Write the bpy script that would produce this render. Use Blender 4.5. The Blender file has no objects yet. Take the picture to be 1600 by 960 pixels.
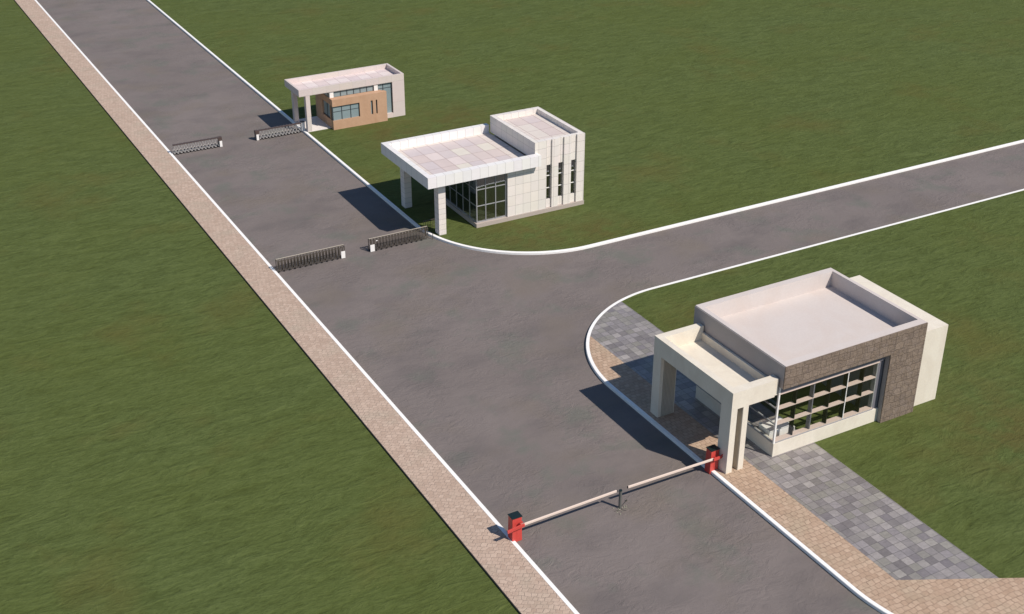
import bpy, bmesh, math, random
from mathutils import Vector
random.seed(7)
D = bpy.data
scene = bpy.context.scene
C = scene.collection
R = math.radians
G = 0.12            # level of the raised lawns, pavements and kerb tops; the road is at 0

# ------------------------------------------------------------------ materials
class NT:
    def __init__(s, name):
        s.m = D.materials.new(name); s.m.use_nodes = True
        s.t = s.m.node_tree; s.t.nodes.clear()
        s.out = s.n('ShaderNodeOutputMaterial')
    def n(s, typ, **kw):
        nd = s.t.nodes.new(typ)
        for k, v in kw.items(): setattr(nd, k, v)
        return nd
    def put(s, sock, v):
        if hasattr(v, 'is_output'): s.t.links.new(v, sock)
        elif isinstance(v, (tuple, list)) and sock.type == 'RGBA' and len(v) == 3: sock.default_value = (*v, 1)
        else: sock.default_value = v
    def pos(s): return s.n('ShaderNodeNewGeometry').outputs['Position']
    def nrm(s): return s.n('ShaderNodeNewGeometry').outputs['Normal']
    def sep(s, v):
        nd = s.n('ShaderNodeSeparateXYZ'); s.put(nd.inputs[0], v); return nd.outputs
    def comb(s, x, y, z):
        nd = s.n('ShaderNodeCombineXYZ')
        for i, v in enumerate((x, y, z)): s.put(nd.inputs[i], v)
        return nd.outputs[0]
    def math(s, op, a, b=0.0, c=0.0):
        nd = s.n('ShaderNodeMath', operation=op)
        s.put(nd.inputs[0], a); s.put(nd.inputs[1], b); s.put(nd.inputs[2], c); return nd.outputs[0]
    def vmath(s, op, a, b):
        nd = s.n('ShaderNodeVectorMath', operation=op)
        s.put(nd.inputs[0], a); s.put(nd.inputs[1], b); return nd.outputs[0]
    def map(s, v, scale=(1, 1, 1), rot=(0, 0, 0), loc=(0, 0, 0)):
        nd = s.n('ShaderNodeMapping'); s.put(nd.inputs[0], v)
        nd.inputs['Location'].default_value = loc; nd.inputs['Rotation'].default_value = rot; nd.inputs['Scale'].default_value = scale
        return nd.outputs[0]
    def noise(s, v, scale, detail=3.0, rough=0.5, dist=0.0, col=False):
        nd = s.n('ShaderNodeTexNoise'); s.put(nd.inputs['Vector'], v)
        nd.inputs['Scale'].default_value = scale; nd.inputs['Detail'].default_value = detail
        nd.inputs['Roughness'].default_value = rough; nd.inputs['Distortion'].default_value = dist
        return nd.outputs['Color' if col else 'Fac']
    def vor(s, v, scale, feature='F1', out='Distance', rnd=1.0):
        nd = s.n('ShaderNodeTexVoronoi', feature=feature); s.put(nd.inputs['Vector'], v)
        nd.inputs['Scale'].default_value = scale; nd.inputs['Randomness'].default_value = rnd
        return nd.outputs[out]
    def white(s, v, col=False):
        nd = s.n('ShaderNodeTexWhiteNoise'); s.put(nd.inputs['Vector'], v); return nd.outputs['Color' if col else 'Value']
    def ramp(s, f, stops, interp='LINEAR'):
        nd = s.n('ShaderNodeValToRGB'); nd.color_ramp.interpolation = interp
        e = nd.color_ramp.elements
        while len(e) < len(stops): e.new(0.5)
        for el, (p, c) in zip(e, stops):
            el.position = p; el.color = (*c, 1) if isinstance(c, (tuple, list)) else (c, c, c, 1)
        s.put(nd.inputs[0], f); return nd.outputs[0]
    def mix(s, f, a, b, mode='MIX'):
        nd = s.n('ShaderNodeMix', data_type='RGBA', blend_type=mode)
        s.put(nd.inputs[0], f); s.put(nd.inputs[6], a); s.put(nd.inputs[7], b); return nd.outputs[2]
    def bump(s, h, strength=0.5, dist=0.02):
        nd = s.n('ShaderNodeBump'); nd.inputs['Strength'].default_value = strength; nd.inputs['Distance'].default_value = dist
        s.put(nd.inputs['Height'], h); return nd.outputs[0]
    def bsdf(s, col, rough=0.8, spec=0.3, normal=None, metal=0.0):
        nd = s.n('ShaderNodeBsdfPrincipled')
        s.put(nd.inputs['Base Color'], col); s.put(nd.inputs['Roughness'], rough)
        nd.inputs['Specular IOR Level'].default_value = spec; nd.inputs['Metallic'].default_value = metal
        if normal is not None: s.t.links.new(normal, nd.inputs['Normal'])
        s.t.links.new(nd.outputs[0], s.out.inputs[0]); return s.m
    def line(s, coord, origin, step, width):
        """1 on a joint repeated every `step`, 0 between"""
        f = s.math('FRACT', s.math('DIVIDE', s.math('SUBTRACT', coord, origin), step))
        d = s.math('MULTIPLY', s.math('MINIMUM', f, s.math('SUBTRACT', 1.0, f)), step)
        return s.math('LESS_THAN', d, width)
    def cell(s, coord, origin, step):
        return s.math('FLOOR', s.math('DIVIDE', s.math('SUBTRACT', coord, origin), step))

M = {}
def plain(name, col, rough=0.6, spec=0.3, metal=0.0, var=0.06, scale=3.0):
    t = NT(name); p = t.pos()
    f = t.noise(p, scale, 4, 0.6)
    g = t.noise(p, scale * 9, 3, 0.6)
    k = t.math('ADD', t.math('MULTIPLY', f, 0.65), t.math('MULTIPLY', g, 0.35))
    c = t.mix(k, tuple(x * (1 - var * 2.2) for x in col), tuple(min(1, x * (1 + var * 2.2)) for x in col))
    M[name] = t.bsdf(c, rough, spec, t.bump(g, 0.12, 0.01), metal); return M[name]

def grass_mat():
    t = NT('grass'); p = t.pos()
    big = t.noise(p, 0.11, 3, 0.55)
    patch = t.noise(t.map(p, (1, 1, 1), (0, 0, 0), (31, 7, 0)), 0.16, 4, 0.6)
    wave = t.noise(t.map(p, (0.36, 1.0, 1), (0, 0, R(16))), 1.9, 5, 0.64, 0.7)
    fine = t.noise(t.map(p, (0.45, 1.0, 1), (0, 0, R(14))), 7.0, 4, 0.65, 0.3)
    tuft = t.noise(p, 26, 3, 0.7)
    k = t.math('ADD', t.math('MULTIPLY', wave, 0.40), t.math('ADD', t.math('MULTIPLY', fine, 0.36), t.math('MULTIPLY', tuft, 0.24)))
    c = t.ramp(k, [(0.34, (0.050, 0.064, 0.017)), (0.5, (0.083, 0.108, 0.033)), (0.66, (0.119, 0.148, 0.050))])
    c = t.mix(t.ramp(big, [(0.36, 0.0), (0.66, 0.32)]), c, (0.088, 0.106, 0.022))
    c = t.mix(t.ramp(patch, [(0.55, 0.0), (0.74, 0.42)]), c, (0.115, 0.092, 0.026))
    worn = None
    for wx, wy, wr_ in ((30.8, 53.2, 4.5), (38.0, 27.2, 5.2), (35.5, 71.3, 4.2), (30.5, 70.5, 3.5), (34.0, 51.7, 3.0), (33.2, 40.5, 3.6)):
        d = t.n('ShaderNodeVectorMath', operation='DISTANCE'); t.put(d.inputs[0], t.vmath('MULTIPLY', p, (1, 1, 0))); d.inputs[1].default_value = (wx, wy, 0)
        q = t.ramp(t.math('DIVIDE', d.outputs['Value'], wr_), [(0.15, 1.0), (1.0, 0.0)])
        worn = q if worn is None else t.math('MAXIMUM', worn, q)
    wn = t.ramp(t.noise(t.map(p, loc=(3, 8, 0)), 0.75, 5, 0.66), [(0.34, 0.0), (0.58, 1.0)])
    c = t.mix(t.math('MULTIPLY', t.math('MULTIPLY', worn, wn), 0.62), c, (0.104, 0.084, 0.027))
    straw = t.ramp(t.noise(t.map(p, (0.7, 1, 1), (0, 0, R(40))), 15, 2, 0.7, 0.8), [(0.66, 0.0), (0.76, 0.45)])
    c = t.mix(straw, c, (0.19, 0.20, 0.075))
    h = t.math('ADD', t.math('MULTIPLY', wave, 1.0), t.math('ADD', t.math('MULTIPLY', fine, 0.40), t.math('MULTIPLY', tuft, 0.16)))
    M['grass'] = t.bsdf(c, 0.95, 0.1, t.bump(h, 0.7, 0.17))
grass_mat()

def road_mat():
    t = NT('asphalt'); p = t.pos()
    big = t.noise(p, 0.16, 4, 0.55)
    green = t.noise(t.map(p, loc=(11, 3, 0)), 0.42, 4, 0.6)
    dark = t.noise(t.map(p, (0.6, 1, 1), (0, 0, R(10)), (5, 9, 0)), 0.5, 5, 0.6)
    wr = t.noise(t.map(p, (0.6, 1.0, 1), (0, 0, R(8))), 3.1, 6, 0.66, 1.1)
    grit = t.noise(p, 40, 3, 0.7)
    c = t.ramp(big, [(0.3, (0.150, 0.127, 0.117)), (0.7, (0.184, 0.157, 0.146))])
    c = t.mix(t.ramp(green, [(0.53, 0.0), (0.66, 0.75)]), c, (0.122, 0.130, 0.108))
    c = t.mix(t.ramp(dark, [(0.48, 0.0), (0.70, 0.6)]), c, (0.098, 0.086, 0.083))
    c = t.mix(t.ramp(t.noise(t.map(p, loc=(2, 40, 0)), 0.3, 3, 0.5), [(0.52, 0.0), (0.68, 0.5)]), c, (0.155, 0.128, 0.098))
    c = t.mix(t.math('MULTIPLY', grit, 0.35), c, (0.23, 0.2, 0.195), 'MIX')
    c = t.mix(0.35, c, t.ramp(grit, [(0.3, 0.55), (0.7, 1.35)]), 'MULTIPLY')
    amp = t.ramp(t.noise(t.map(p, loc=(9, 2, 0)), 0.35, 3, 0.5), [(0.38, 0.15), (0.62, 1.0)])
    h = t.math('ADD', t.math('MULTIPLY', wr, amp), t.math('MULTIPLY', grit, 0.05))
    M['asphalt'] = t.bsdf(c, 0.85, 0.25, t.bump(h, 0.62, 0.11))
road_mat()

def cobble_mat(name, a, b, sx, sy, rot, wob, joint):
    t = NT(name); p = t.pos()
    w = t.noise(p, 2.6, 2, 0.5, 0, True)
    v = t.vmath('ADD', p, t.vmath('MULTIPLY', t.vmath('SUBTRACT', w, (0.5, 0.5, 0.5)), (wob, wob, 0)))
    v = t.map(v, (1 / sx, 1 / sy, 1), (0, 0, 0))
    if rot: v = t.map(t.map(v, (sx, sy, 1)), (1 / sx, 1 / sy, 1), (0, 0, rot))
    br = t.n('ShaderNodeTexBrick', offset=0.5, offset_frequency=2)
    t.put(br.inputs['Vector'], v); br.inputs['Scale'].default_value = 1.0
    br.inputs['Brick Width'].default_value = 1.0; br.inputs['Row Height'].default_value = 1.0
    br.inputs['Mortar Size'].default_value = 0.09; br.inputs['Mortar Smooth'].default_value = 1.0
    br.inputs['Color1'].default_value = (0, 0, 0, 1); br.inputs['Color2'].default_value = (1, 1, 1, 1); br.inputs['Mortar'].default_value = (.5, .5, .5, 1)
    big = t.noise(p, 0.9, 3, 0.6); fine = t.noise(p, 30, 4, 0.7)
    k = t.math('ADD', t.math('MULTIPLY', br.outputs['Color'], 0.40), t.math('ADD', t.math('MULTIPLY', big, 0.40), t.math('MULTIPLY', fine, 0.2)))
    c = t.ramp(k, [(0.2, a), (0.75, b)])
    tint = t.noise(t.map(p, loc=(4, 17, 3)), 0.7, 3, 0.6)
    c = t.mix(t.ramp(tint, [(0.5, 0.0), (0.7, 0.45)]), c, tuple(x * y for x, y in zip(b, (0.78, 0.88, 0.86))))
    gap = t.math('MULTIPLY', br.outputs['Fac'], t.ramp(t.noise(p, 4.5, 4, 0.7), [(0.3, 0.25), (0.65, 1.0)]))   # joints filled here, open there
    c = t.mix(t.math('MULTIPLY', gap, 0.85), c, joint)
    c = t.mix(0.35, c, t.ramp(t.noise(p, 11, 4, 0.7, 0.8), [(0.3, 0.6), (0.7, 1.3)]), 'MULTIPLY')
    h = t.math('ADD', t.math('MULTIPLY', gap, -1.0), t.math('ADD', t.math('MULTIPLY', fine, 0.35), t.math('MULTIPLY', br.outputs['Color'], 0.35)))
    M[name] = t.bsdf(c, 0.85, 0.25, t.bump(h, 0.6, 0.02))
cobble_mat('pink_cobble', (0.40, 0.292, 0.225), (0.525, 0.402, 0.318), 0.22, 0.18, R(38), 0.26, (0.27, 0.205, 0.17))
cobble_mat('tan_cobble', (0.385, 0.265, 0.185), (0.51, 0.375, 0.275), 0.235, 0.21, R(0), 0.17, (0.17, 0.115, 0.08))

def slate_mat():
    t = NT('slate'); p = t.pos(); x, y, z = t.sep(p)
    x0, s = 27.54, 0.362
    cx = t.cell(x, x0, s); cy = t.cell(y, 0.1, s)
    cv = t.comb(cx, cy, 0.0)
    r = t.white(cv); rc = t.white(t.vmath('ADD', cv, (7.3, 2.1, 0)))
    c = t.ramp(r, [(0.0, (0.170, 0.153, 0.150)), (0.35, (0.225, 0.206, 0.200)), (0.7, (0.275, 0.252, 0.243)), (1.0, (0.345, 0.316, 0.30))])
    c = t.mix(t.ramp(rc, [(0.55, 0.0), (0.95, 0.55)]), c, (0.255, 0.245, 0.20))
    c = t.mix(t.ramp(rc, [(0.0, 0.5), (0.35, 0.0)]), c, (0.215, 0.195, 0.21))
    cleft = t.noise(t.vmath('ADD', t.map(p, (0.8, 1.3, 1)), t.vmath('MULTIPLY', cv, (3.7, 5.1, 0))), 5.0, 5, 0.65, 1.2)
    c = t.mix(0.55, c, t.ramp(cleft, [(0.3, 0.7), (0.7, 1.3)]), 'MULTIPLY')
    jn = t.math('MAXIMUM', t.line(x, x0, s, 0.008), t.line(y, 0.1, s, 0.008))
    c = t.mix(t.math('MULTIPLY', jn, 0.75), c, (0.055, 0.05, 0.05))
    h = t.math('SUBTRACT', t.math('MULTIPLY', cleft, 0.5), t.math('MULTIPLY', jn, 1.0))
    M['slate'] = t.bsdf(c, t.ramp(cleft, [(0.3, 0.30), (0.7, 0.5)]), 0.5, t.bump(h, 0.45, 0.015))
slate_mat()

def panel_mat(name, base, jx, jy, jz, w=0.011, var=0.03, joint=None, rough=0.45):
    """cladding: joints every (origin, step) along each axis, each panel a little different"""
    t = NT(name); p = t.pos(); x, y, z = t.sep(p); nx, ny, nz = t.sep(t.nrm())
    ax = [t.math('LESS_THAN', t.math('ABSOLUTE', k), 0.5) for k in (nx, ny, nz)]
    parts = []; cells = []
    for co, a, j in ((x, ax[0], jx), (y, ax[1], jy), (z, ax[2], jz)):
        if j is None: cells.append(0.0); continue
        parts.append(t.math('MULTIPLY', t.line(co, j[0], j[1], w), a))
        cells.append(t.math('MULTIPLY', t.cell(co, j[0], j[1]), a))
    jn = parts[0]
    for q in parts[1:]: jn = t.math('MAXIMUM', jn, q)
    cv = t.comb(*cells)
    r = t.white(cv); rc = t.white(cv, True)
    dirt = t.noise(p, 2.2, 4, 0.6)
    c = t.mix(r, tuple(k * (1 - var) for k in base), tuple(min(0.9, k * (1 + var)) for k in base))
    c = t.mix(0.02, c, rc)
    c = t.mix(0.07, c, t.ramp(dirt, [(0.35, 0.6), (0.65, 1.0)]), 'MULTIPLY')
    c = t.mix(t.math('MULTIPLY', jn, 0.52), c, joint or tuple(k * 0.38 for k in base))
    M[name] = t.bsdf(c, rough, 0.4, t.bump(t.math('SUBTRACT', 1.0, jn), 0.4, 0.01))
panel_mat('white_panel', (0.755, 0.70, 0.645), (30.29, 0.475), (55.08, 0.62), (0.335, 0.585))
panel_mat('fascia_panel', (0.79, 0.765, 0.745), (25.44, 0.5), (54.67, 0.654), None)
panel_mat('column_panel', (0.735, 0.675, 0.62), None, None, (0.12, 0.295))
panel_mat('pale_panel', (0.62, 0.535, 0.495), (25.47, 0.905), (73.36, 1.28), (2.52, 1.4), w=0.006, var=0.02, joint=(0.40, 0.35, 0.32), rough=0.6)

def deck_mat(name, x0, sx, y0, sy, cols, joint, w=0.011, field=None, border=(0.64, 0.575, 0.53)):
    t = NT(name); p = t.pos(); x, y, z = t.sep(p)
    cv = t.comb(t.cell(x, x0, sx), t.cell(y, y0, sy), 3.0)
    n = len(cols)
    c = t.ramp(t.white(cv), [(i / n, k) for i, k in enumerate(cols)], 'CONSTANT')
    if field:   # a border strip of its own colour runs round the field of tiles
        xa, ya, xb, yb = field
        ins = t.math('MULTIPLY', t.math('MULTIPLY', t.math('GREATER_THAN', x, xa), t.math('LESS_THAN', x, xb)), t.math('MULTIPLY', t.math('GREATER_THAN', y, ya), t.math('LESS_THAN', y, yb)))
        c = t.mix(ins, border, c)
    d = t.noise(p, 1.6, 4, 0.6)
    c = t.mix(0.2, c, t.ramp(d, [(0.3, 0.8), (0.7, 1.15)]), 'MULTIPLY')
    jn = t.math('MAXIMUM', t.line(x, x0, sx, w), t.line(y, y0, sy, w))
    c = t.mix(t.math('MULTIPLY', jn, 0.8), c, joint)
    M[name] = t.bsdf(c, 0.7, 0.3)
deck_mat('roof_tile', 26.40, 0.79, 55.59, 1.09, [(0.59, 0.50, 0.475), (0.58, 0.51, 0.50), (0.66, 0.575, 0.55), (0.565, 0.50, 0.50), (0.655, 0.61, 0.535), (0.59, 0.515, 0.495), (0.605, 0.52, 0.49)], (0.30, 0.21, 0.195), 0.015, (26.40, 55.59, 31.14, 59.95))
deck_mat('tower_tile', 32.80, 0.82, 56.30, 1.12, [(0.60, 0.515, 0.485), (0.585, 0.51, 0.50), (0.65, 0.59, 0.535), (0.575, 0.505, 0.49), (0.62, 0.53, 0.505)], (0.30, 0.21, 0.195), 0.015, (32.80, 56.30, 34.44, 59.66))
deck_mat('pale_tile', 26.50, 0.735, 74.47, 0.75, [(0.65, 0.55, 0.53), (0.625, 0.535, 0.535), (0.695, 0.615, 0.595), (0.615, 0.53, 0.53), (0.67, 0.57, 0.55)], (0.34, 0.26, 0.25), 0.014)

def plaster_mat(name, base, vein, amt=0.25, scale=0.8, rough=0.75):
    t = NT(name); p = t.pos()
    v = t.noise(t.map(p, (1, 1, 0.55), (R(20), R(25), 0)), scale, 5, 0.6, 1.6)
    f = t.noise(p, 14, 4, 0.65)
    c = t.mix(t.math('MULTIPLY', t.ramp(v, [(0.42, 0.0), (0.66, 1.0)]), amt), base, vein)
    c = t.mix(0.16, c, t.ramp(f, [(0.3, 0.7), (0.7, 1.15)]), 'MULTIPLY')
    M[name] = t.bsdf(c, rough, 0.25, t.bump(f, 0.12, 0.01))
plaster_mat('cream_stone', (0.72, 0.665, 0.565), (0.60, 0.525, 0.43), 0.4, 0.9)
plaster_mat('roof_plaster', (0.59, 0.535, 0.505), (0.56, 0.48, 0.435), 0.55, 0.35, 0.85)
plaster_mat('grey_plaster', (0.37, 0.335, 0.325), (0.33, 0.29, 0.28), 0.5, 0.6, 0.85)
plaster_mat('groove_stone', (0.42, 0.375, 0.31), (0.28, 0.25, 0.21), 0.5, 1.0)

def stone_mat():
    t = NT('stone_facing'); p = t.pos(); x, y, z = t.sep(p)
    u = t.math('ADD', x, t.math('MULTIPLY', y, 1.0))
    v = t.comb(u, z, 0.0)
    v = t.vmath('ADD', v, t.vmath('MULTIPLY', t.vmath('SUBTRACT', t.noise(v, 2.0, 3, 0.6, 0, True), (0.5, 0.5, 0.5)), (0.22, 0.22, 0)))
    bu = t.n('ShaderNodeTexBrick', offset=0.43, offset_frequency=2, squash=0.7, squash_frequency=3)
    t.put(bu.inputs['Vector'], v); bu.inputs['Scale'].default_value = 1.0
    bu.inputs['Brick Width'].default_value = 0.42; bu.inputs['Row Height'].default_value = 0.31
    bu.inputs['Mortar Size'].default_value = 0.012; bu.inputs['Mortar Smooth'].default_value = 0.6
    bu.inputs['Color1'].default_value = (0, 0, 0, 1); bu.inputs['Color2'].default_value = (1, 1, 1, 1)
    cl = t.vor(t.map(v, (4.6, 5.5, 1)), 1.0, 'F1', 'Color', 0.9)
    jn = t.math('MAXIMUM', bu.outputs['Fac'], t.ramp(t.vor(t.map(v, (4.6, 5.5, 1)), 1.0, 'DISTANCE_TO_EDGE', 'Distance', 0.9), [(0.0, 0.45), (0.04, 0.0)]))
    bcol = bu.outputs['Color']
    f = t.noise(v, 9, 5, 0.68, 0.6); cr = t.noise(v, 3.5, 5, 0.7, 1.5)
    k = t.math('ADD', t.math('MULTIPLY', bcol, 0.3), t.math('ADD', t.math('MULTIPLY', t.sep(cl)[0], 0.22), t.math('MULTIPLY', f, 0.48)))
    c = t.ramp(k, [(0.15, (0.172, 0.129, 0.098)), (0.5, (0.226, 0.173, 0.134)), (0.85, (0.278, 0.217, 0.172))])
    c = t.mix(t.ramp(t.sep(cl)[1], [(0.5, 0.0), (1.0, 0.35)]), c, (0.19, 0.153, 0.14))
    crack = t.ramp(t.math('ABSOLUTE', t.math('SUBTRACT', cr, 0.5)), [(0.0, 0.6), (0.035, 0.0)])
    big = t.math('MAXIMUM', t.line(x, 28.4, 0.78, 0.007), t.line(z, 3.27, 0.64, 0.007))
    c = t.mix(t.math('MULTIPLY', t.math('MAXIMUM', jn, crack), 0.5), c, (0.085, 0.066, 0.055))
    c = t.mix(t.math('MULTIPLY', big, 0.6), c, (0.07, 0.055, 0.045))
    h = t.math('ADD', t.math('MULTIPLY', jn, -0.8), t.math('MULTIPLY', f, 0.8))
    M['stone_facing'] = t.bsdf(c, 0.85, 0.25, t.bump(h, 0.8, 0.035))
stone_mat()

def brown_mat():
    t = NT('brown_render'); p = t.pos(); x, y, z = t.sep(p)
    f = t.noise(p, 5, 5, 0.65); b = t.noise(t.map(p, (1, 1, 0.5)), 1.1, 4, 0.6, 0.8)
    c = t.ramp(b, [(0.3, (0.455, 0.278, 0.175)), (0.7, (0.52, 0.335, 0.222))])
    c = t.mix(0.18, c, t.ramp(f, [(0.3, 0.65), (0.7, 1.15)]), 'MULTIPLY')
    row = t.line(z, 0.12, 0.10, 0.006)
    c = t.mix(t.math('MULTIPLY', row, 0.10), c, (0.25, 0.13, 0.07))
    M['brown_render'] = t.bsdf(c, 0.8, 0.25, t.bump(f, 0.2, 0.01))
brown_mat()

def kerb_mat():
    t = NT('kerb_white'); p = t.pos()
    f = t.noise(p, 5, 4, 0.65); g = t.noise(p, 35, 3, 0.7)
    c = t.ramp(f, [(0.3, (0.82, 0.81, 0.785)), (0.65, (0.90, 0.885, 0.86))])
    c = t.mix(0.10, c, t.ramp(g, [(0.35, 0.5), (0.6, 1.0)]), 'MULTIPLY')
    M['kerb_white'] = t.bsdf(c, 0.7, 0.3, t.bump(g, 0.1, 0.005))
kerb_mat()

def glass_mat(name, tint, refl=1.0):
    t = NT(name)
    tr = t.n('ShaderNodeBsdfTransparent'); tr.inputs[0].default_value = (*tint, 1)
    gl = t.n('ShaderNodeBsdfGlossy'); gl.inputs['Roughness'].default_value = 0.02; gl.inputs[0].default_value = (0.9, 0.93, 0.95, 1)
    fr = t.n('ShaderNodeFresnel'); fr.inputs[0].default_value = 1.45
    wob = t.bump(t.noise(t.pos(), 1.2, 2, 0.5), 0.05, 0.02)
    t.t.links.new(wob, gl.inputs['Normal'])
    f = t.math('MINIMUM', t.math('ADD', t.math('MULTIPLY', fr.outputs[0], 0.9), refl), 1.0)
    f = t.math('MULTIPLY', f, t.math('SUBTRACT', 1.0, t.n('ShaderNodeNewGeometry').outputs['Backfacing']))   # reflect where a ray enters the pane, not where it leaves
    mx = t.n('ShaderNodeMixShader')
    t.t.links.new(f, mx.inputs[0]); t.t.links.new(tr.outputs[0], mx.inputs[1]); t.t.links.new(gl.outputs[0], mx.inputs[2])
    t.t.links.new(mx.outputs[0], t.out.inputs[0]); M[name] = t.m
glass_mat('clear_glass', (0.95, 0.965, 0.955), 0.06)
glass_mat('window_glass', (0.985, 0.99, 0.985), 0.045)
glass_mat('dark_glass', (0.55, 0.60, 0.56), 0.19)
def bluepane():
    t = NT('blue_glass'); p = t.pos()
    f = t.noise(p, 0.9, 3, 0.5)
    c = t.ramp(f, [(0.3, (0.21, 0.275, 0.295)), (0.7, (0.265, 0.325, 0.34))])
    M['blue_glass'] = t.bsdf(c, 0.12, 0.6)
bluepane()

plain('white_paint', (0.80, 0.78, 0.75), 0.5)
plain('boom_paint', (0.72, 0.59, 0.505), 0.45, var=0.03)
plain('red_paint', (0.54, 0.062, 0.050), 0.38, 0.5, var=0.04)
plain('red_dark', (0.40, 0.03, 0.028), 0.42, 0.5, var=0.05)
plain('lid_black', (0.010, 0.020, 0.020), 0.3, 0.5)
plain('black_metal', (0.008, 0.007, 0.008), 0.8, 0.12)
plain('shelf_metal', (0.66, 0.53, 0.46), 0.5, 0.3, var=0.03)
plain('frame_grey', (0.30, 0.30, 0.31), 0.4, 0.5)
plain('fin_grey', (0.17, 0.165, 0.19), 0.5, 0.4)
plain('frame_dark', (0.05, 0.055, 0.065), 0.4, 0.5)
plain('bronze', (0.105, 0.088, 0.07), 0.42, 0.5, 0.35, var=0.15, scale=6)
plain('bronze_light', (0.62, 0.55, 0.45), 0.4, 0.5, 0.2)
plain('brown_cap', (0.075, 0.052, 0.046), 0.5, 0.4)
plain('silver', (0.50, 0.48, 0.46), 0.35, 0.5, 0.25, var=0.15, scale=8)
plain('rubber', (0.012, 0.012, 0.013), 0.7)
plain('post_grey', (0.115, 0.115, 0.105), 0.55, 0.4, var=0.1)
plain('plinth_stone', (0.42, 0.36, 0.32), 0.75, var=0.04)
plain('slab_white', (0.74, 0.68, 0.64), 0.7)
plain('inner_wall', (0.42, 0.38, 0.33), 0.8)
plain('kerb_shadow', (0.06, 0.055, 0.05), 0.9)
plain('weed_leaf', (0.33, 0.33, 0.24), 0.8, var=0.12, scale=20)
plain('twig', (0.05, 0.05, 0.035), 0.8)

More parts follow.
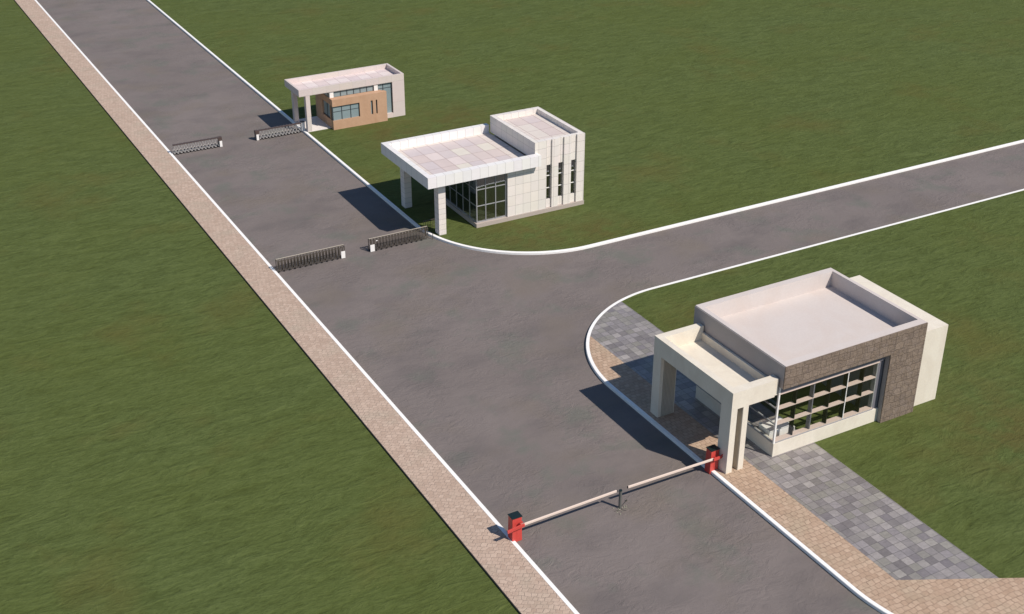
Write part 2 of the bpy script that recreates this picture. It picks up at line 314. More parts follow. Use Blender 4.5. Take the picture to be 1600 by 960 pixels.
# ------------------------------------------------------------------ mesh builders
class MB:
    def __init__(s): s.bm = bmesh.new()
    def box(s, x0, y0, z0, x1, y1, z1):
        v = [s.bm.verts.new(c) for c in ((x0, y0, z0), (x1, y0, z0), (x1, y1, z0), (x0, y1, z0), (x0, y0, z1), (x1, y0, z1), (x1, y1, z1), (x0, y1, z1))]
        for f in ((3, 2, 1, 0), (4, 5, 6, 7), (0, 1, 5, 4), (1, 2, 6, 5), (2, 3, 7, 6), (3, 0, 4, 7)): s.bm.faces.new([v[i] for i in f])
        return s
    def prism(s, poly, z0, z1):
        a = sum(poly[i][0] * poly[(i + 1) % len(poly)][1] - poly[(i + 1) % len(poly)][0] * poly[i][1] for i in range(len(poly)))
        if a < 0: poly = poly[::-1]
        lo = [s.bm.verts.new((x, y, z0)) for x, y in poly]; hi = [s.bm.verts.new((x, y, z1)) for x, y in poly]
        n = len(poly)
        for i in range(n): s.bm.faces.new((lo[i], lo[(i + 1) % n], hi[(i + 1) % n], hi[i]))
        top = s.bm.faces.new(hi); bot = s.bm.faces.new(lo[::-1])
        if n > 4: bmesh.ops.triangulate(s.bm, faces=[top, bot], ngon_method='EAR_CLIP')
        return s
    def sheet(s, poly, z):
        a = sum(poly[i][0] * poly[(i + 1) % len(poly)][1] - poly[(i + 1) % len(poly)][0] * poly[i][1] for i in range(len(poly)))
        if a < 0: poly = poly[::-1]
        f = s.bm.faces.new([s.bm.verts.new((x, y, z)) for x, y in poly])
        if len(poly) > 4: bmesh.ops.triangulate(s.bm, faces=[f], ngon_method='EAR_CLIP')
        return s
    def strip(s, A, B, z0, z1, ch=0.015):
        """kerb between polylines A (road side) and B, with a chamfered top arris on the road side"""
        rows = []
        for (ax, ay), (bx, by) in zip(A, B):
            dx, dy = bx - ax, by - ay; L = math.hypot(dx, dy); dx, dy = dx / L * ch, dy / L * ch
            rows.append([s.bm.verts.new(c) for c in ((ax, ay, z0), (ax, ay, z1 - ch), (ax + dx, ay + dy, z1), (bx, by, z1), (bx, by, z0))])
        for p, q in zip(rows, rows[1:]):
            for i in range(4): s.bm.faces.new((p[i], p[i + 1], q[i + 1], q[i]))
        s.bm.faces.new(rows[0]); s.bm.faces.new(rows[-1][::-1])
        bmesh.ops.recalc_face_normals(s.bm, faces=s.bm.faces)
        return s
    def wall(s, axis, us, zs, v0, v1, hole):
        """upright wall in cells; hole(i, j) leaves cell i, j open. axis 'x': runs along x at y v0..v1"""
        nu, nz = len(us) - 1, len(zs) - 1
        vs = {}
        def P(i, j, k):
            if (i, j, k) not in vs:
                u, z, v = us[i], zs[j], (v0, v1)[k]
                vs[i, j, k] = s.bm.verts.new((u, v, z) if axis == 'x' else (v, u, z))
            return vs[i, j, k]
        ok = lambda i, j: 0 <= i < nu and 0 <= j < nz and not hole(i, j)
        fs = []
        for i in range(nu):
            for j in range(nz):
                if not ok(i, j): continue
                for k in (0, 1): fs.append(s.bm.faces.new((P(i, j, k), P(i + 1, j, k), P(i + 1, j + 1, k), P(i, j + 1, k))))
                if not ok(i - 1, j): fs.append(s.bm.faces.new((P(i, j, 0), P(i, j + 1, 0), P(i, j + 1, 1), P(i, j, 1))))
                if not ok(i + 1, j): fs.append(s.bm.faces.new((P(i + 1, j, 0), P(i + 1, j + 1, 0), P(i + 1, j + 1, 1), P(i + 1, j, 1))))
                if not ok(i, j - 1): fs.append(s.bm.faces.new((P(i, j, 0), P(i + 1, j, 0), P(i + 1, j, 1), P(i, j, 1))))
                if not ok(i, j + 1): fs.append(s.bm.faces.new((P(i, j + 1, 0), P(i + 1, j + 1, 0), P(i + 1, j + 1, 1), P(i, j + 1, 1))))
        bmesh.ops.recalc_face_normals(s.bm, faces=fs)
        return s
    def rod(s, a, b, r, n=10, r2=None):
        a, b = Vector(a), Vector(b); d = (b - a).normalized()
        u = d.orthogonal().normalized(); w = d.cross(u); r2 = r if r2 is None else r2
        A = [s.bm.verts.new(a + (u * math.cos(6.28318 * i / n) + w * math.sin(6.28318 * i / n)) * r) for i in range(n)]
        B = [s.bm.verts.new(b + (u * math.cos(6.28318 * i / n) + w * math.sin(6.28318 * i / n)) * r2) for i in range(n)]
        for i in range(n): s.bm.faces.new((A[i], A[(i + 1) % n], B[(i + 1) % n], B[i]))
        s.bm.faces.new(A[::-1]); s.bm.faces.new(B); return s
    def bar(s, a, b, w, h):
        """square bar from a to b, w across (horizontal), h tall"""
        a, b = Vector(a), Vector(b); d = (b - a).normalized()
        side = Vector((0, 0, 1)).cross(d)
        side = side.normalized() if side.length > 1e-4 else Vector((1, 0, 0))
        up = d.cross(side).normalized()
        q = [(-1, -1), (1, -1), (1, 1), (-1, 1)]
        A = [s.bm.verts.new(a + side * (i * w / 2) + up * (j * h / 2)) for i, j in q]
        B = [s.bm.verts.new(b + side * (i * w / 2) + up * (j * h / 2)) for i, j in q]
        for i in range(4): s.bm.faces.new((A[i], A[(i + 1) % 4], B[(i + 1) % 4], B[i]))
        s.bm.faces.new(A[::-1]); s.bm.faces.new(B); return s
    def build(s, name, mat, parent=None, bevel=0.0):
        if parent is not None:
            o = parent; off = Vector((0, 0, 0))
            while o is not None: off += Vector(o.location); o = o.parent
            bmesh.ops.translate(s.bm, vec=-off, verts=s.bm.verts)
        me = D.meshes.new(name); s.bm.to_mesh(me); s.bm.free()
        me.materials.append(M[mat])
        ob = D.objects.new(name, me); C.objects.link(ob); ob.parent = parent
        if bevel:
            m = ob.modifiers.new('bevel', 'BEVEL'); m.width = bevel; m.segments = 2; m.limit_method = 'ANGLE'
        return ob

def thing(name, label, cat, loc, group=None):
    o = D.objects.new(name, None); C.objects.link(o); o.location = loc; o.empty_display_size = 0.3
    o['label'] = label; o['category'] = cat
    if group: o['group'] = group
    return o
def struct(ob): ob['kind'] = 'structure'; return ob
def share(ob, parent, loc):
    """another part with the same mesh, at an offset inside its thing"""
    c = ob.copy(); C.objects.link(c); c.parent = parent; c.location = loc; return c
def arc(cx, cy, r, a0, a1, n):
    return [(cx + r * math.cos(R(a0 + (a1 - a0) * i / n)), cy + r * math.sin(R(a0 + (a1 - a0) * i / n))) for i in range(n + 1)]

# ------------------------------------------------------------------ the setting
struct(MB().sheet([(-500, -300), (700, -300), (700, 900), (-500, 900)], -0.006).build('lawn', 'grass'))
struct(MB().sheet([(17.2, -60), (36, -60), (36, 43.5), (420, 43.5), (420, 52), (36, 52), (36, 420), (17.2, 420)], 0.0).build('road', 'asphalt'))
# west pavement and its kerb
struct(MB().box(15.66, -60, -0.05, 17.145, 420, 0.076).build('sidewalk', 'pink_cobble'))
struct(MB().strip([(17.305, -60), (17.305, 420)], [(17.15, -60), (17.15, 420)], -0.05, 0.08).build('kerb', 'kerb_white'))
struct(MB().box(15.642, -60, -0.05, 15.657, 420, 0.06).build('pavement_shade_strip', 'kerb_shadow'))  # near-black strip paints in the shade along the pavement's west face
# north lawn with its kerb
KW = 0.155
nA = [(25.70, 420)] + arc(32.5, 57.0, 6.80, 180, 270, 40) + [(420, 50.20)]
nB = [(25.70 + KW, 420)] + arc(32.5, 57.0, 6.80 - KW, 180, 270, 40) + [(420, 50.20 + KW)]
nA.insert(1, (25.70, 90)); nB.insert(1, (25.70 + KW, 90))
struct(MB().strip(nA, nB, -0.05, G + 0.004).build('kerb', 'kerb_white'))
struct(MB().prism([(x + .003, y) for x, y in nB] + [(420, 420)], -0.05, G - 0.004).build('lawn', 'grass'))
# south lawn with its kerb, the tan cobbles and the slate path
rs = 6.78; cxs = 25.78 + rs
sA = [(420, 44.73)] + arc(cxs, 44.73 - rs, rs, 90, 180, 40) + arc(cxs, 23.3, rs, 180, 270, 40) + [(420, 23.3 - rs)]
ri = rs - KW
sB = [(420, 44.73 - KW)] + arc(cxs, 44.73 - rs, ri, 90, 180, 40) + arc(cxs, 23.3, ri, 180, 270, 40) + [(420, 23.3 - ri)]
struct(MB().strip(sA, sB, -0.05, G + 0.004).build('kerb', 'kerb_white'))
struct(MB().prism(sB, -0.05, G - 0.012).build('lawn', 'grass'))
upper = arc(cxs, 44.73 - rs, ri - .003, 90, 180, 160)
def between(poly, xa, xb): return [p for p in poly if xa <= p[0] <= xb]
def arc_y(x): return 44.73 - rs + math.sqrt(max(0, (ri - .003) ** 2 - (x - cxs) ** 2))
XL, XR = 27.385, 30.47
slope = (20.92 - 22.91) / (31.22 - 27.385)
def diag(x): return 22.91 + (x - 27.385) * slope
slate_poly = [(XR, diag(XR)), (XR, arc_y(XR))] + between(upper, XL + .01, XR - .01) + [(XL, arc_y(XL)), (XL, diag(XL))]
struct(MB().sheet(slate_poly, G).build('slate_path', 'slate'))
# cobbles: quads between the kerb and the slate, then on round the bend
xk = cxs - ri + .003
pairs = [(p, (XL - .003, p[1])) for p in upper if p[0] < XL - .01] + [((xk, 23.3), (XL - .003, 23.3))]
bend = arc(cxs, 23.3, ri - .003, 183, 270, 40)
pairs += [(q, (XL - .003 + (39.0 - XL) * i / 40, diag(XL - .003 + (39.0 - XL) * i / 40) - .002)) for i, q in enumerate(bend)]
cm = MB()
pv = [(cm.bm.verts.new((*p, G + .001)), cm.bm.verts.new((*q, G + .001))) for p, q in pairs]
for (p0, q0), (p1, q1) in zip(pv, pv[1:]): cm.bm.faces.new((p0, p1, q1, q0))
struct(cm.build('cobble_path', 'tan_cobble'))

# ------------------------------------------------------------------ stone gatehouse (nearest)
sg = thing('stone_gatehouse', 'stone-faced gatehouse with cream portico and long gridded window, standing on the slate path', 'gatehouse', (31.9, 33.2, G))
# roof: slab and parapets
b = MB(); x0, x1, y0, y1 = 28.405, 35.49, 30.41, 35.98; zt, zf, zb = 4.23, 3.52, 3.27
b.box(x0, y0, zb, x1, y1, zf)
b.box(x0, y0, zf, x0 + .21, y1, zt); b.box(x1 - .16, y0, zf, x1, y1, zt)
b.box(x0 + .21, y1 - .30, zf, x1 - .16, y1, zt); b.box(x0 + .21, y0, zf, x1 - .16, y0 + .34, zt)
roof = b.build('roof', 'roof_plaster', sg)
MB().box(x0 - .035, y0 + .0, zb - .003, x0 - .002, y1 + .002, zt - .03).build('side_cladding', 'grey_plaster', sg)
# stone facing: lintel and pilaster
MB().wall('x', [28.37, 33.72, 35.488], [G - .03, 3.265, 4.224], 30.365, 30.407, lambda i, j: i == 0 and j == 0).build('stone_facing', 'stone_facing', sg)
b = MB().wall('x', [33.76, 35.488], [G - .03, 3.268], 30.408, 30.62, lambda i, j: False)
b.box(33.76, 30.62, G - .03, 33.95, 35.97, 3.268); b.box(35.30, 30.62, G - .03, 35.488, 35.97, 3.268)
b.build('end_wall', 'fin_grey', sg)
MB().box(33.722, 30.408, G - .03, 33.758, 30.615, 3.264).build('reveal', 'grey_plaster', sg)
MB().box(35.492, 30.65, G - .03, 37.02, 35.765, 3.60).build('side_block', 'cream_stone', sg)
# plinth walls
b = MB(); b.box(28.395, 30.585, G - .03, 33.715, 30.80, 0.70); b.box(28.395, 30.80, G - .03, 28.60, 35.52, 0.70); b.box(28.60, 35.32, G - .03, 33.75, 35.52, 0.70)
b.build('plinth', 'cream_stone', sg)
# gridded south window
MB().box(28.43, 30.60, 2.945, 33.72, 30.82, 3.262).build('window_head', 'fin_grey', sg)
MB().box(33.43, 30.655, 0.703, 33.718, 30.82, 2.94).build('reveal', 'fin_grey', sg)
MB().box(28.43, 30.605, 0.703, 33.425, 30.80, 0.745).build('sill_base', 'frame_grey', sg)
win = MB().box(28.43, 30.625, 0.748, 33.425, 30.83, 0.80).build('window', 'shelf_metal', sg)
MB().box(28.43, 30.592, 2.895, 33.43, 30.82, 2.942).build('top_rail', 'shelf_metal', win)
for z in (1.53, 2.22): MB().box(28.50, 30.628, z - .02, 33.36, 30.825, z + .02).build('shelf', 'shelf_metal', win)
for k, x in enumerate((29.32, 30.18, 31.01, 31.86, 32.70)):
    MB().box(x - .025, 30.632, 0.80, x + .025, 30.832, 2.88).build('fin', 'fin_grey' if k == 1 else 'black_metal', win)
    if k == 3: MB().box(x - .01, 30.604, 0.75, x + .022, 30.630, 2.88).build('mullion', 'white_paint', win)
MB().box(28.395, 30.598, 0.703, 28.465, 30.668, 3.262).build('corner_post', 'white_paint', win)
MB().box(33.37, 30.64, 0.80, 33.425, 30.83, 2.88).build('jamb', 'frame_grey', win)
MB().box(28.48, 30.612, 0.76, 33.42, 30.618, 2.89).build('pane', 'window_glass', win)
# west window
ww = MB()
for z0_, z1_ in ((0.703, 0.76), (1.51, 1.55), (2.20, 2.24), (2.95, 3.265)): ww.box(28.415, 30.68, z0_, 28.475, 35.50, z1_)
for y in (32.3, 33.9, 35.44): ww.box(28.42, y - .025, 0.76, 28.47, y + .025, 2.95)
ww = ww.build('window', 'frame_grey', sg)
MB().box(28.44, 30.68, 0.76, 28.446, 35.42, 2.95).build('pane', 'clear_glass', ww)
# north window
wn = MB()
for z0_, z1_ in ((0.703, 0.76), (2.95, 3.265)): wn.box(28.48, 35.44, z0_, 33.74, 35.50, z1_)
for x in (29.8, 31.1, 32.4): wn.box(x - .025, 35.445, 0.76, x + .025, 35.495, 2.95)
wn = wn.build('window', 'frame_grey', sg)
MB().box(28.48, 35.467, 0.76, 33.74, 35.473, 2.95).build('pane', 'clear_glass', wn)
# portico
p = MB(); px0, px1, py0, py1 = 26.14, 28.30, 30.54, 35.53
p.box(px0, py0, 2.93, 28.13, py1, 3.04); p.box(28.13, py0 + .41, 2.93, 28.34, py1, 3.04)
p.box(px0, py0, 3.04, px0 + .27, py1, 3.667)
p.box(px0 + .27, py1 - .30, 3.04, px1, py1, 3.667); p.box(px0 + .27, py0, 3.04, 28.13, py0 + .36, 3.667)
p.box(28.132, py0 + .05, 2.95, px1, py0 + .40, 3.655)
p.box(28.24, py0 + .41, 3.04, 28.34, py1 - .302, 3.38)
por = p.build('portico', 'cream_stone', sg)
def pier(ya, yb, slot_south):
    xs = (26.14, 26.415, 26.69, 26.935); d = 0.32
    if slot_south: poly = [(xs[0], ya), (xs[1], ya), (xs[1], ya + d), (xs[2], ya + d), (xs[2], ya), (xs[3], ya), (xs[3], yb), (xs[0], yb)]
    else: poly = [(xs[0], ya), (xs[3], ya), (xs[3], yb), (xs[2], yb), (xs[2], yb - d), (xs[1], yb - d), (xs[1], yb), (xs[0], yb)]
    return MB().prism(poly, G - .03, 2.93).build('pier', 'cream_stone', por)
pier(30.54, 31.16, True); pier(35.02, 35.52, False)
b = MB(); b.box(26.417, 30.84, G, 26.688, 30.858, 2.93); b.box(26.672, 30.56, G, 26.688, 30.84, 2.93)
b.build('slot_lining', 'groove_stone', por)
b = MB()
for k in range(9): b.box(26.30 + k * .068, 35.006, G, 26.345 + k * .068, 35.019, 2.93)
b.build('grooved_facing', 'groove_stone', por)
# desk inside
dk = thing('desk', 'white L-shaped desk inside the stone-faced gatehouse behind its gridded window', 'desk', (29.2, 31.5, G))
MB().box(28.66, 31.16, G, 29.66, 31.20, 0.86).build('front_panel', 'white_paint', dk)
MB().box(28.64, 31.12, 0.863, 29.68, 31.82, 0.90).build('desktop', 'white_paint', dk)
MB().box(28.66, 31.203, G, 28.70, 31.80, 0.86).build('side_panel', 'white_paint', dk)
MB().box(29.62, 31.203, G, 29.66, 31.80, 0.86).build('side_panel', 'white_paint', dk)
MB().box(29.70, 31.25, G, 30.02, 31.78, 0.62).build('drawer_unit', 'white_paint', dk)

# ------------------------------------------------------------------ panelled gatehouse (middle)
pg = thing('panelled_gatehouse', 'white panel-clad gatehouse with a flat canopy and three slit windows, on the curved lawn', 'gatehouse', (31.2, 57.6, G))
MB().box(28.38, 55.03, G - .03, 35.10, 60.16, 0.335).build('plinth', 'plinth_stone', pg)
sx = [30.29, 31.96, 32.69, 33.03, 33.43, 33.78, 34.24, 34.59, 35.08]
MB().wall('x', sx, [0.338, 3.05, 4.26], 55.08, 55.175, lambda i, j: i in (2, 4, 6) or (i == 0 and j == 1)).build('wall_panels', 'white_panel', pg)
wl = MB().wall('x', [30.30, 32.70, 33.029, 33.44, 33.779, 34.25, 34.589, 35.075], [0.338, 0.83, 2.82, 3.28], 55.172, 55.42, lambda i, j: (i in (1, 3, 5) and j == 1) or (i == 0 and j == 2))
wl.box(34.85, 55.42, 0.338, 35.075, 60.12, 3.28); wl.box(28.5, 59.95, 0.338, 34.85, 60.12, 3.045); wl.box(30.30, 55.42, 0.338, 30.45, 59.95, 3.045)
wl.build('wall', 'white_panel', pg)
# tower roof
t_ = MB(); tx0, tx1, ty0, ty1 = 31.95, 35.075, 55.172, 60.12
t_.box(tx0, ty0, 3.28, tx1, ty1, 3.95)
t_.box(tx0, ty0, 3.95, tx0 + .25, ty1, 4.258); t_.box(tx1 - .24, ty0, 3.95, tx1, ty1, 4.258)
t_.box(tx0 + .25, ty1 - .3, 3.95, tx1 - .24, ty1, 4.258); t_.box(tx0 + .25, ty0, 3.95, tx1 - .24, ty0 + .2, 4.258)
tower = t_.build('tower', 'white_panel', pg)
MB().box(tx0 + .252, ty0 + .202, 3.951, tx1 - .242, ty1 - .302, 3.975).build('roof_deck', 'tower_tile', tower)
# canopy
c_ = MB(); cx0, cx1, cy0, cy1 = 25.44, 31.945, 54.67, 60.56; cb, cf, ct = 3.06, 3.19, 3.66
c_.box(cx0, cy0, cb, cx1, cy1, cf)
c_.box(cx0, cy0, cf, cx0 + .30, cy1, ct); c_.box(cx0 + .30, cy1 - .33, cf, cx1, cy1, ct); c_.box(cx0 + .30, cy0, cf, cx1, cy0 + .38, ct)
c_.box(cx1, cy0, cb, cx1 + .17, 55.078, ct)
can = c_.build('canopy', 'fascia_panel', pg)
MB().box(cx0 + .302, cy0 + .382, cf + .001, cx1 - .002, cy1 - .332, cf + .02).build('roof_deck', 'roof_tile', can)
for xa, ya in ((26.23, 55.14), (26.17, 59.28)):
    MB().box(xa, ya, G - .03, xa + .41, ya + .50, cb).build('column', 'column_panel', pg)
# glazing
gs = MB()
for z0_, z1_ in ((0.338, 0.385), (1.25, 1.29), (2.18, 2.22), (2.99, 3.058)): gs.box(28.52, 55.20, z0_, 30.29, 55.26, z1_)
for x in (29.03, 29.63, 30.24): gs.box(x - .022, 55.19, 0.385, x + .022, 55.255, 2.99)
gs.box(28.47, 55.19, 0.338, 28.52, 55.25, 3.058)
gs = gs.build('window', 'frame_grey', pg)
MB().box(28.52, 55.228, 0.385, 30.27, 55.234, 2.99).build('pane', 'dark_glass', gs)
gw = MB()
for z0_, z1_ in ((0.338, 0.375), (1.25, 1.28), (2.18, 2.21), (2.99, 3.058)): gw.box(28.475, 55.26, z0_, 28.53, 59.95, z1_)
for k in range(1, 7): gw.box(28.47, 55.25 + k * .78 - .018, 0.375, 28.525, 55.25 + k * .78 + .018, 2.99)
gw = gw.build('window', 'frame_grey', pg)
MB().box(28.50, 55.26, 0.375, 28.506, 59.95, 2.99).build('pane', 'dark_glass', gw)
for xa, xb in ((32.70, 33.029), (33.44, 33.779), (34.25, 34.589)):
    w = MB().box(xa, 55.235, 0.83, xb, 55.28, 0.86).build('window', 'frame_dark', pg)
    for z in (1.47, 2.18): MB().box(xa, 55.225, z - .02, xb, 55.28, z + .02).build('glazing_bar', 'white_paint', w)
    MB().box(xa, 55.25, 0.86, xb, 55.256, 2.82).build('pane', 'dark_glass', w)

# ------------------------------------------------------------------ brown gatehouse (farthest)
bg = thing('brown_gatehouse', 'gatehouse with an ochre brown box under a pale flat roof frame, farthest along the road', 'gatehouse', (29.0, 74.6, G))
r_ = MB(); x0, x1, y0, y1 = 25.46, 32.67, 73.36, 75.93
r_.box(x0, y0, 2.50, x1, y1, 2.62)
r_.box(x0, y0, 2.62, x0 + .14, y1, 2.94); r_.box(x1 - .15, y0, 2.62, x1, y1, 2.94)
r_.box(x0 + .14, y1 - .15, 2.62, x1 - .15, y1, 2.94); r_.box(x0 + .14, y0, 2.62, x1 - .15, y0 + .12, 2.94)
rf = r_.build('roof', 'pale_panel', bg)
MB().box(x0 + .142, y0 + .122, 2.621, x1 - .152, y1 - .152, 2.635).build('roof_deck', 'pale_tile', rf)
b = MB().wall('x', [30.82, 31.83, x1], [G - .03, 0.42, 2.498], y0, y0 + .22, lambda i, j: i == 0 and j == 1)
b.box(x1 - .2, y0 + .22, G - .03, x1, y1, 2.498); b.box(27.66, y1 - .18, G - .03, x1 - .2, y1, 2.498)
b.build('end_wall', 'pale_panel', bg)
# brown box
ys = 72.93
b = MB().wall('x', [27.46, 29.31, 30.09, 30.23, 30.44, 30.54, 31.21], [G - .03, 0.715, 1.65, 2.10], ys, ys + .2, lambda i, j: j == 1 and i in (0, 2, 4))
b.wall('y', [ys + .2, 73.34, 73.42, 74.75, 75.92], [G - .03, 0.70, 1.68, 2.10], 27.462, 27.66, lambda i, j: j == 1 and i in (0, 2))
b.box(31.01, ys + .2, G - .03, 31.208, 73.35, 2.06); b.box(27.66, ys + .2, 1.95, 31.01, 73.48, 2.085)
b.build('brown_wall', 'brown_render', bg)
def pane_window(name, xa, xb, za, zb_, y, mull, trans, fw=0.035):
    f = MB()
    f.box(xa, y - .03, zb_ - fw, xb, y + .01, zb_); f.box(xb - fw, y - .03, za, xb, y + .01, zb_ - fw)
    f.box(xa, y - .03, za, xa + fw * .5, y + .01, zb_ - fw)
    for m in mull: f.box(m - fw / 2, y - .028, za, m + fw / 2, y + .01, zb_ - fw)
    xs_ = [xa + fw * .5] + [q for m in mull for q in (m - fw / 2, m + fw / 2)] + [xb - fw]
    for z in trans:
        for i in range(0, len(xs_), 2): f.box(xs_[i], y - .02, z - .012, xs_[i + 1], y + .008, z + .012)
    f = f.build(name, 'frame_dark', bg)
    MB().box(xa + .002, y, za, xb - .002, y + .006, zb_ - .002).build('pane', 'blue_glass', f)
pane_window('window', 27.50, 29.308, 0.717, 1.648, ys + .10, (28.11, 28.72), (1.28,))
pane_window('window', 30.092, 30.228, 0.717, 1.648, ys + .10, (), ())
pane_window('window', 30.442, 30.538, 0.717, 1.648, ys + .10, (), ())
pane_window('window', 27.80, 30.55, 2.09, 2.497, 73.50, (28.28, 28.72, 29.18, 29.63, 30.09), ())
pane_window('window', 30.84, 31.828, 0.42, 2.497, 73.50, (31.22,), (2.15,))
for xa in (27.52, 30.57): MB().box(xa, 73.42, 2.087, xa + .26, 73.60, 2.498).build('pillar', 'white_paint', bg)
f = MB(); f.box(27.54, 73.42, 0.73, 27.56, 73.44, 1.65); f.box(27.54, 73.42, 0.70, 27.56, 74.75, 0.73); f.box(27.54, 73.42, 1.65, 27.56, 74.75, 1.68); f.box(27.54, 74.06, 0.73, 27.56, 74.10, 1.65)
f = f.build('window', 'frame_dark', bg); MB().box(27.565, 73.42, 0.70, 27.571, 74.75, 1.68).build('pane', 'blue_glass', f)
f = MB(); f.box(27.535, ys + .105, 0.70, 27.56, ys + .135, 1.65); f = f.build('window', 'frame_dark', bg)
MB().box(27.565, ys + .11, 0.70, 27.571, 73.34, 1.68).build('pane', 'blue_glass', f)
f = MB(); f.box(27.48, 73.62, 2.10, 27.52, 73.66, 2.46); f.box(27.48, 75.8, 2.10, 27.52, 75.84, 2.46); f.box(27.48, 73.62, 2.46, 27.52, 75.84, 2.498); f = f.build('window', 'frame_dark', bg)
MB().box(27.50, 73.60, 2.10, 27.506, 75.85, 2.498).build('pane', 'blue_glass', f)
for xa, ya in ((25.89, 73.37), (25.79, 75.45)): MB().box(xa, ya, G - .03, xa + .28, ya + .33, 2.50).build('column', 'pale_panel', bg)
MB().box(25.87, 73.365, G - .05, 27.458, 75.93, 0.145).build('floor_slab', 'slab_white', bg)

# ------------------------------------------------------------------ folding gates
def bar_gate(xa, xb, y, head, label, tail=0.0):
    """low folding gate of close upright bars; `head` = 'left' or 'right' end carries the white panel"""
    o = thing('folding_gate', label, 'gate', ((xa + xb) / 2, y, 0), 'low folding gates across the road')
    H = 0.70; dy = 0.13; xe = xb + tail
    MB().box(xa, y - .013, H - .02, xe, y + .013, H + .004).build('top_rail', 'bronze_light', o)
    MB().box(xa, y - dy - .012, 0.60, xe, y - dy + .012, 0.625).build('side_rail', 'bronze', o)
    MB().box(xa, y + dy - .012, 0.60, xe, y + dy + .012, 0.625).build('side_rail', 'bronze', o)
    n = int((xe - xa) / 0.085)
    bars = []
    b0 = MB(); b0.bar((xa + .03, y - dy, 0.07), (xa + .03, y - dy, 0.60), 0.032, 0.032); b0.bar((xa + .03, y - dy, 0.60), (xa + .03, y - .005, 0.68), 0.028, 0.028)
    bf = b0.build('bar', 'bronze', o)
    b1 = MB(); b1.bar((xa + .03, y + dy, 0.07), (xa + .03, y + dy, 0.60), 0.032, 0.032); b1.bar((xa + .03, y + dy, 0.60), (xa + .03, y + .005, 0.68), 0.028, 0.028)
    bb = b1.build('bar', 'bronze', o)
    step = (xe - xa - .06) / n
    for k in range(1, n + 1):
        share(bf, o, (k * step, 0, 0))
        if k % 2 == 0: share(bb, o, (k * step - step * .45 if k < n else k * step, 0, 0))
    w0 = MB(); w0.rod((xa + .06, y - dy - .02, .04), (xa + .06, y - dy + .02, .04), .04, 12); wa = w0.build('wheel', 'rubber', o)
    f0 = MB(); f0.bar((xa + .05, y - dy - .01, .085), (xa + .20, y - dy - .01, .085), .02, .02); fa = f0.build('foot_rail', 'bronze', o)
    m = int((xe - xa) / 0.285)
    for k in range(1, m):
        share(wa, o, (k * .285, 0, 0)); share(fa, o, (k * .285, 0, 0))
        share(wa, o, (k * .285, 2 * dy, 0))
    if head == 'right': h0, h1 = xb - .215, xb
    else: h0, h1 = xa, xa + .24
    MB().box(h0, y - dy - .045, 0.02, h1, y - dy - .015, 0.40).build('head_panel', 'white_paint', o, 0.006)
    MB().box(h0 + .005, y - dy - .013, 0.02, h1 - .005, y + dy, 0.06).build('head_base', 'black_metal', o)
    for xa_ in (h0, h1 - .022): MB().box(xa_, y - dy - .02, 0.402, xa_ + .022, y - dy + .005, 0.69).build('head_stile', 'bronze', o)
    if head == 'left':
        MB().box(h1 + .10, y - dy - .03, 0.555, h1 + .18, y - dy - .018, 0.60).build('sign_plate', 'white_paint', o)
    return o
bar_gate(17.34, 20.94, 55.39, 'right', 'bronze folding gate of close upright bars, on the sidewalk side of the road')
bar_gate(22.33, 25.64, 55.39, 'left', 'bronze folding gate of close upright bars, ending beside the white canopy column', 0.0)
rt = thing('gate_rail', 'short stretch of bronze barred rail on the grass beside the white canopy column', 'rail', (26.0, 56.3, G))
MB().box(25.86, 56.28, 0.56, 26.62, 56.31, 0.59).build('top_rail', 'bronze', rt)
b0 = MB().bar((25.88, 56.295, G), (25.88, 56.295, 0.56), .02, .02).build('bar', 'bronze', rt)
for k in range(1, 8): share(b0, rt, (k * .1, 0, 0))
fp = thing('guide_post', 'thin dark stub post on the road against the kerb by the bronze gate', 'post', (25.83, 55.12, 0))
MB().rod((25.83, 55.12, 0), (25.83, 55.12, 0.30), .018, 10).build('shaft', 'post_grey', fp)
MB().rod((25.83, 55.12, 0.302), (25.83, 55.12, 0.335), .026, 10, .02).build('cap', 'lid_black', fp)

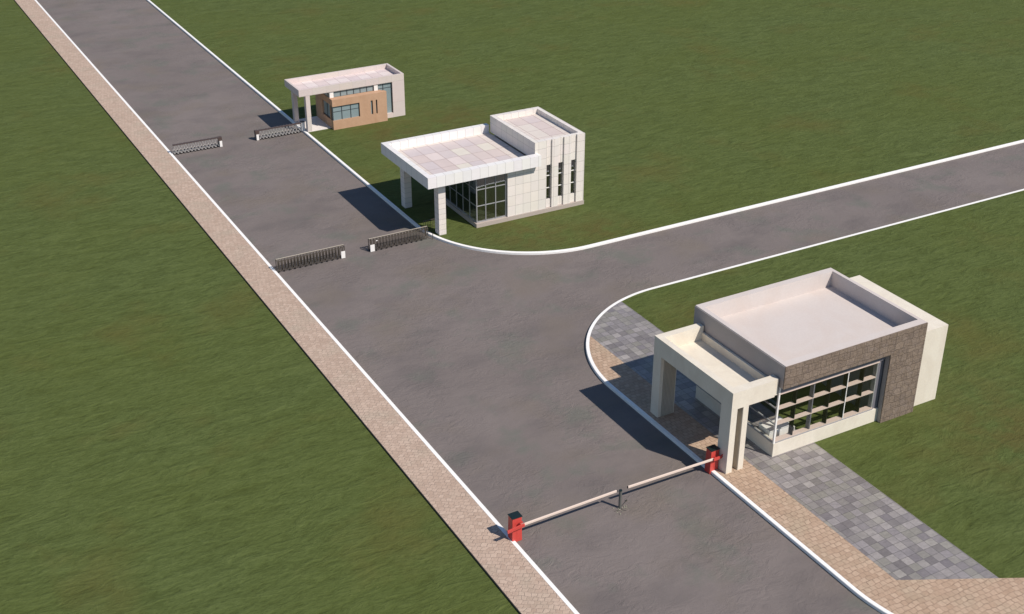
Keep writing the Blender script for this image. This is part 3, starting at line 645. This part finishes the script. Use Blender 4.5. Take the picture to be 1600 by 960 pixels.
def lattice_gate(xa, xb, y, head, label):
    """folding gate of silver scissor links under a brown rail"""
    o = thing('lattice_gate', label, 'gate', ((xa + xb) / 2, y, 0), 'silver scissor gates across the far road')
    H = 0.645; dy = 0.12
    MB().box(xa, y - .135, H - .045, xb, y + .04, H).build('top_cover', 'brown_cap', o)
    if head == 'right': h0, h1 = xb - .24, xb; la, lb = xa + .02, h0 - .01
    else: h0, h1 = xa, xa + .24; la, lb = h1 + .01, xb - .02
    n = 13; st = (lb - la) / n
    lo, mid, hi = 0.09, 0.35, 0.60
    def one(x0_, z0_, x1_, z1_, yy): return MB().bar((x0_, yy, z0_), (x1_, yy, z1_), 0.022, 0.022).build('link', 'silver', o)
    base = []
    for yy, dz in ((y - dy, 0), (y - dy + .03, 1)):
        if dz == 0: base += [one(la, mid + .01, la + st * .62, hi, yy), one(la + st * .1, lo, la + st * .55, mid - .02, yy)]
        else: base += [one(la + st * .62, mid + .01, la + st, hi, yy), one(la + st * .55, mid - .02, la + st, lo, yy)]
    for q in base:
        for k in range(1, n): share(q, o, (k * st, 0, 0))
    MB().box(la, y + dy - .012, lo - .015, lb, y + dy + .012, lo + .01).build('side_rail', 'silver', o)
    p0 = MB(); p0.bar((la, y + dy, 0.06), (la, y + dy, hi + .02), .025, .025); p0 = p0.build('stile', 'silver', o)
    j0 = MB().box(la - .02, y - dy - .02, mid - .025, la + .05, y - dy - .005, mid + .02).build('joint', 'silver', o)
    k0 = MB().box(la - .01, y - dy - .02, lo - .02, la + .09, y - dy - .005, lo + .015).build('foot', 'silver', o)
    w0 = MB().rod((la + .03, y - dy - .015, .035), (la + .03, y - dy + .02, .035), .035, 10).build('wheel', 'rubber', o)
    for k in range(1, n):
        share(p0, o, (k * st, 0, 0)); share(j0, o, (k * st, 0, 0)); share(k0, o, (k * st, 0, 0)); share(w0, o, (k * st, 0, 0))
    MB().box(la, y - dy + .05, 0.02, lb, y - dy + .09, 0.065).build('track_shoe', 'black_metal', o)
    MB().box(h0, y - .14, 0.40, h1, y + .13, H - .022).build('head_cap', 'brown_cap', o, .006)
    MB().box(h0 + .005, y - .125, 0.015, h1 - .005, y + .12, 0.398).build('head_box', 'frame_dark', o)
    wx = h0 + .07 if head == 'right' else h0 + .05
    MB().box(wx, y - .150, 0.02, wx + .155, y - .127, 0.40).build('head_panel', 'white_paint', o)
    return o
lattice_gate(17.36, 20.42, 73.92, 'right', 'silver scissor-link folding gate with brown cap, on the sidewalk side of the far road')
lattice_gate(22.57, 25.60, 73.92, 'left', 'silver scissor-link folding gate with brown cap, beside the brown gatehouse columns')
gb = thing('gate_cabinet', 'small white cabinet at the kerb between the silver gate and the pale column', 'cabinet', (25.76, 73.95, G))
MB().box(25.64, 73.80, G, 25.86, 74.08, 0.66).build('body', 'white_paint', gb, .008)
MB().box(25.63, 73.79, 0.662, 25.87, 74.09, 0.685).build('lid', 'brown_cap', gb)

# ------------------------------------------------------------------ boom barriers
def barrier(bx0, bx1, side, label):
    """side=+1: arm points to +x (box on the sidewalk kerb); side=-1: arm points to -x"""
    y0, y1 = 30.965, 31.275; H = 1.02
    o = thing('boom_barrier', label, 'barrier', ((bx0 + bx1) / 2, (y0 + y1) / 2, 0), 'red boom barriers at the near end of the road')
    body = MB()
    # cabinet slightly wider at its foot
    lo = [(bx0 - .012, y0 - .008), (bx1 + .012, y0 - .008), (bx1 + .012, y1 + .01), (bx0 - .012, y1 + .01)]
    hi = [(bx0, y0), (bx1, y0), (bx1, y1), (bx0, y1)]
    A = [body.bm.verts.new((x, y, 0.0)) for x, y in lo]; B_ = [body.bm.verts.new((x, y, H)) for x, y in hi]
    for i in range(4): body.bm.faces.new((A[i], A[(i + 1) % 4], B_[(i + 1) % 4], B_[i]))
    body.bm.faces.new(A[::-1]); body.bm.faces.new(B_)
    body = body.build('cabinet', 'red_paint', o, .01)
    MB().box((bx0 + bx1) / 2 - .012, y0 - .0115, 0.14, bx1 - .03, y0 - .005, 0.60).build('door', 'red_paint', body)
    MB().box(bx0 - .02, y0 - .025, H + .003, bx1 + .02, y1 + .02, H + .03).build('lid', 'lid_black', o, .006)
    xh = bx1 if side > 0 else bx0
    z0, z1 = (0.715, 0.79)
    xm = (bx0 + bx1) / 2 + side * .06
    ya = y0 - .085
    tip = 21.44 if side > 0 else 21.93
    arm = MB().bar((xm + side * .06, ya, z0 + .006), (tip, ya, z1 - .005), 0.05, 0.095).build('arm', 'boom_paint', o, .012)
    MB().bar((tip + side * .001, ya, z1 - .005), (tip + side * .018, ya, z1 - .004), 0.046, 0.085).build('end_cap', 'black_metal', arm)
    br = MB(); br.rod((xm - side * .03, y0 - .02, z0), (xm - side * .03, ya - .05, z0), .055, 16); br.build('pivot', 'red_dark', o)
    h = MB()
    if side > 0:
        h.bar((xm - .52, ya - .055, z0 - .045), (xm + .16, ya - .055, z0 + .03), .045, .13)
        h.bar((xm - .02, ya - .03, z0 + .11), (xm + .10, ya - .03, z0 + .17), .05, .05)
    else:
        h.bar((xm - .10, ya - .055, z0 + .015), (xm + .30, ya - .055, z0 + .045), .045, .13)
        h.bar((xm + .26, ya - .055, z0 + .10), (xm + .40, ya - .055, z0 + .02), .045, .12)
        h.bar((xm + .345, ya - .055, z0 + .05), (xm + .335, ya - .055, z0 - .16), .12, .045)
    h.build('arm_bracket', 'red_paint', o, .008)
    return o
barrier(17.20, 17.57, 1, 'red boom barrier with black lid on the sidewalk kerb, its arm reaching the post')
barrier(25.72, 26.08, -1, 'red boom barrier with black lid at the foot of the cream portico pier')

po = thing('rest_post', 'short dark grey post in the middle of the road between the two white barrier arms', 'post', (21.595, 30.85, 0))
MB().rod((21.595, 30.85, 0), (21.595, 30.85, 0.77), .056, 20).build('shaft', 'post_grey', po)
MB().rod((21.595, 30.85, 0.771), (21.595, 30.85, 0.80), .064, 20, .058).build('cap', 'lid_black', po)
MB().bar((21.49, 30.87, 0.755), (21.54, 30.85, 0.755), .03, .03).build('arm_rest', 'post_grey', po)
b = MB(); rr = random.Random(3)
for k in range(26):
    a = rr.uniform(0, 6.28); d = abs(rr.gauss(0.08, 0.10)) + .06; x = 21.6 + math.cos(a) * d * 1.5; y = 30.80 + math.sin(a) * d
    z = rr.uniform(.004, .05); L = rr.uniform(.015, .045); th = rr.uniform(0, 6.28); w = L * .45
    ca, sa = math.cos(th), math.sin(th)
    q = [(x - ca * L, y - sa * L, .004), (x - sa * w, y + ca * w, z), (x + ca * L, y + sa * L, z * .7 + .02), (x + sa * w, y - ca * w, z + .01)]
    b.bm.faces.new([b.bm.verts.new(c) for c in q])
wd = thing('weed_tuft', 'pale weeds and a thin twig on the asphalt at the foot of the grey post', 'weeds', (21.6, 30.78, 0))
b.build('leaves', 'weed_leaf', wd)
b = MB(); b.rod((21.66, 30.86, .02), (22.02, 31.06, .045), .007, 6); b.rod((22.02, 31.06, .02), (22.05, 31.08, .06), .022, 8); b.rod((21.50, 30.74, .012), (21.30, 30.76, .02), .006, 6); b.rod((21.58, 30.74, .012), (21.70, 30.58, .02), .006, 6)
b.build('twig', 'twig', wd)

# ------------------------------------------------------------------ light, sky, camera
SUN_AZ, SUN_EL = 152.2, 47.4
w = D.worlds.new('World'); scene.world = w; w.use_nodes = True
nt = w.node_tree; bgn = nt.nodes['Background']
sky = nt.nodes.new('ShaderNodeTexSky'); sky.sky_type = 'NISHITA'; sky.sun_disc = False
sky.sun_elevation = R(SUN_EL); sky.sun_rotation = R(SUN_AZ); sky.air_density = 1.0; sky.dust_density = 0.1; sky.ozone_density = 3.0
nt.links.new(sky.outputs[0], bgn.inputs[0]); bgn.inputs[1].default_value = 0.094
sl = D.lights.new('sun', 'SUN'); sl.energy = 4.8; sl.angle = R(0.5); sl.color = (1.0, 0.92, 0.83)
so = D.objects.new('sun', sl); C.objects.link(so)
az = R(SUN_AZ); el = R(SUN_EL)
dirv = Vector((math.sin(az) * math.cos(el), math.cos(az) * math.cos(el), math.sin(el)))
so.rotation_euler = dirv.to_track_quat('Z', 'Y').to_euler(); so.location = (60, -40, 60)
cam = D.cameras.new('camera'); co = D.objects.new('camera', cam); C.objects.link(co)
co.location = (0, 0, 28.0); co.rotation_euler = (R(90 - 27.801), 0, R(-29.023))
cam.sensor_width = 36.0; cam.lens = 1986.65 / 1600 * 36; cam.clip_end = 2000
scene.camera = co
scene.render.engine = 'CYCLES'
scene.view_settings.view_transform = 'Standard'; scene.view_settings.look = 'None'
scene.view_settings.gamma = 1.0; scene.view_settings.exposure = 0.0; scene.view_settings.use_curve_mapping = False
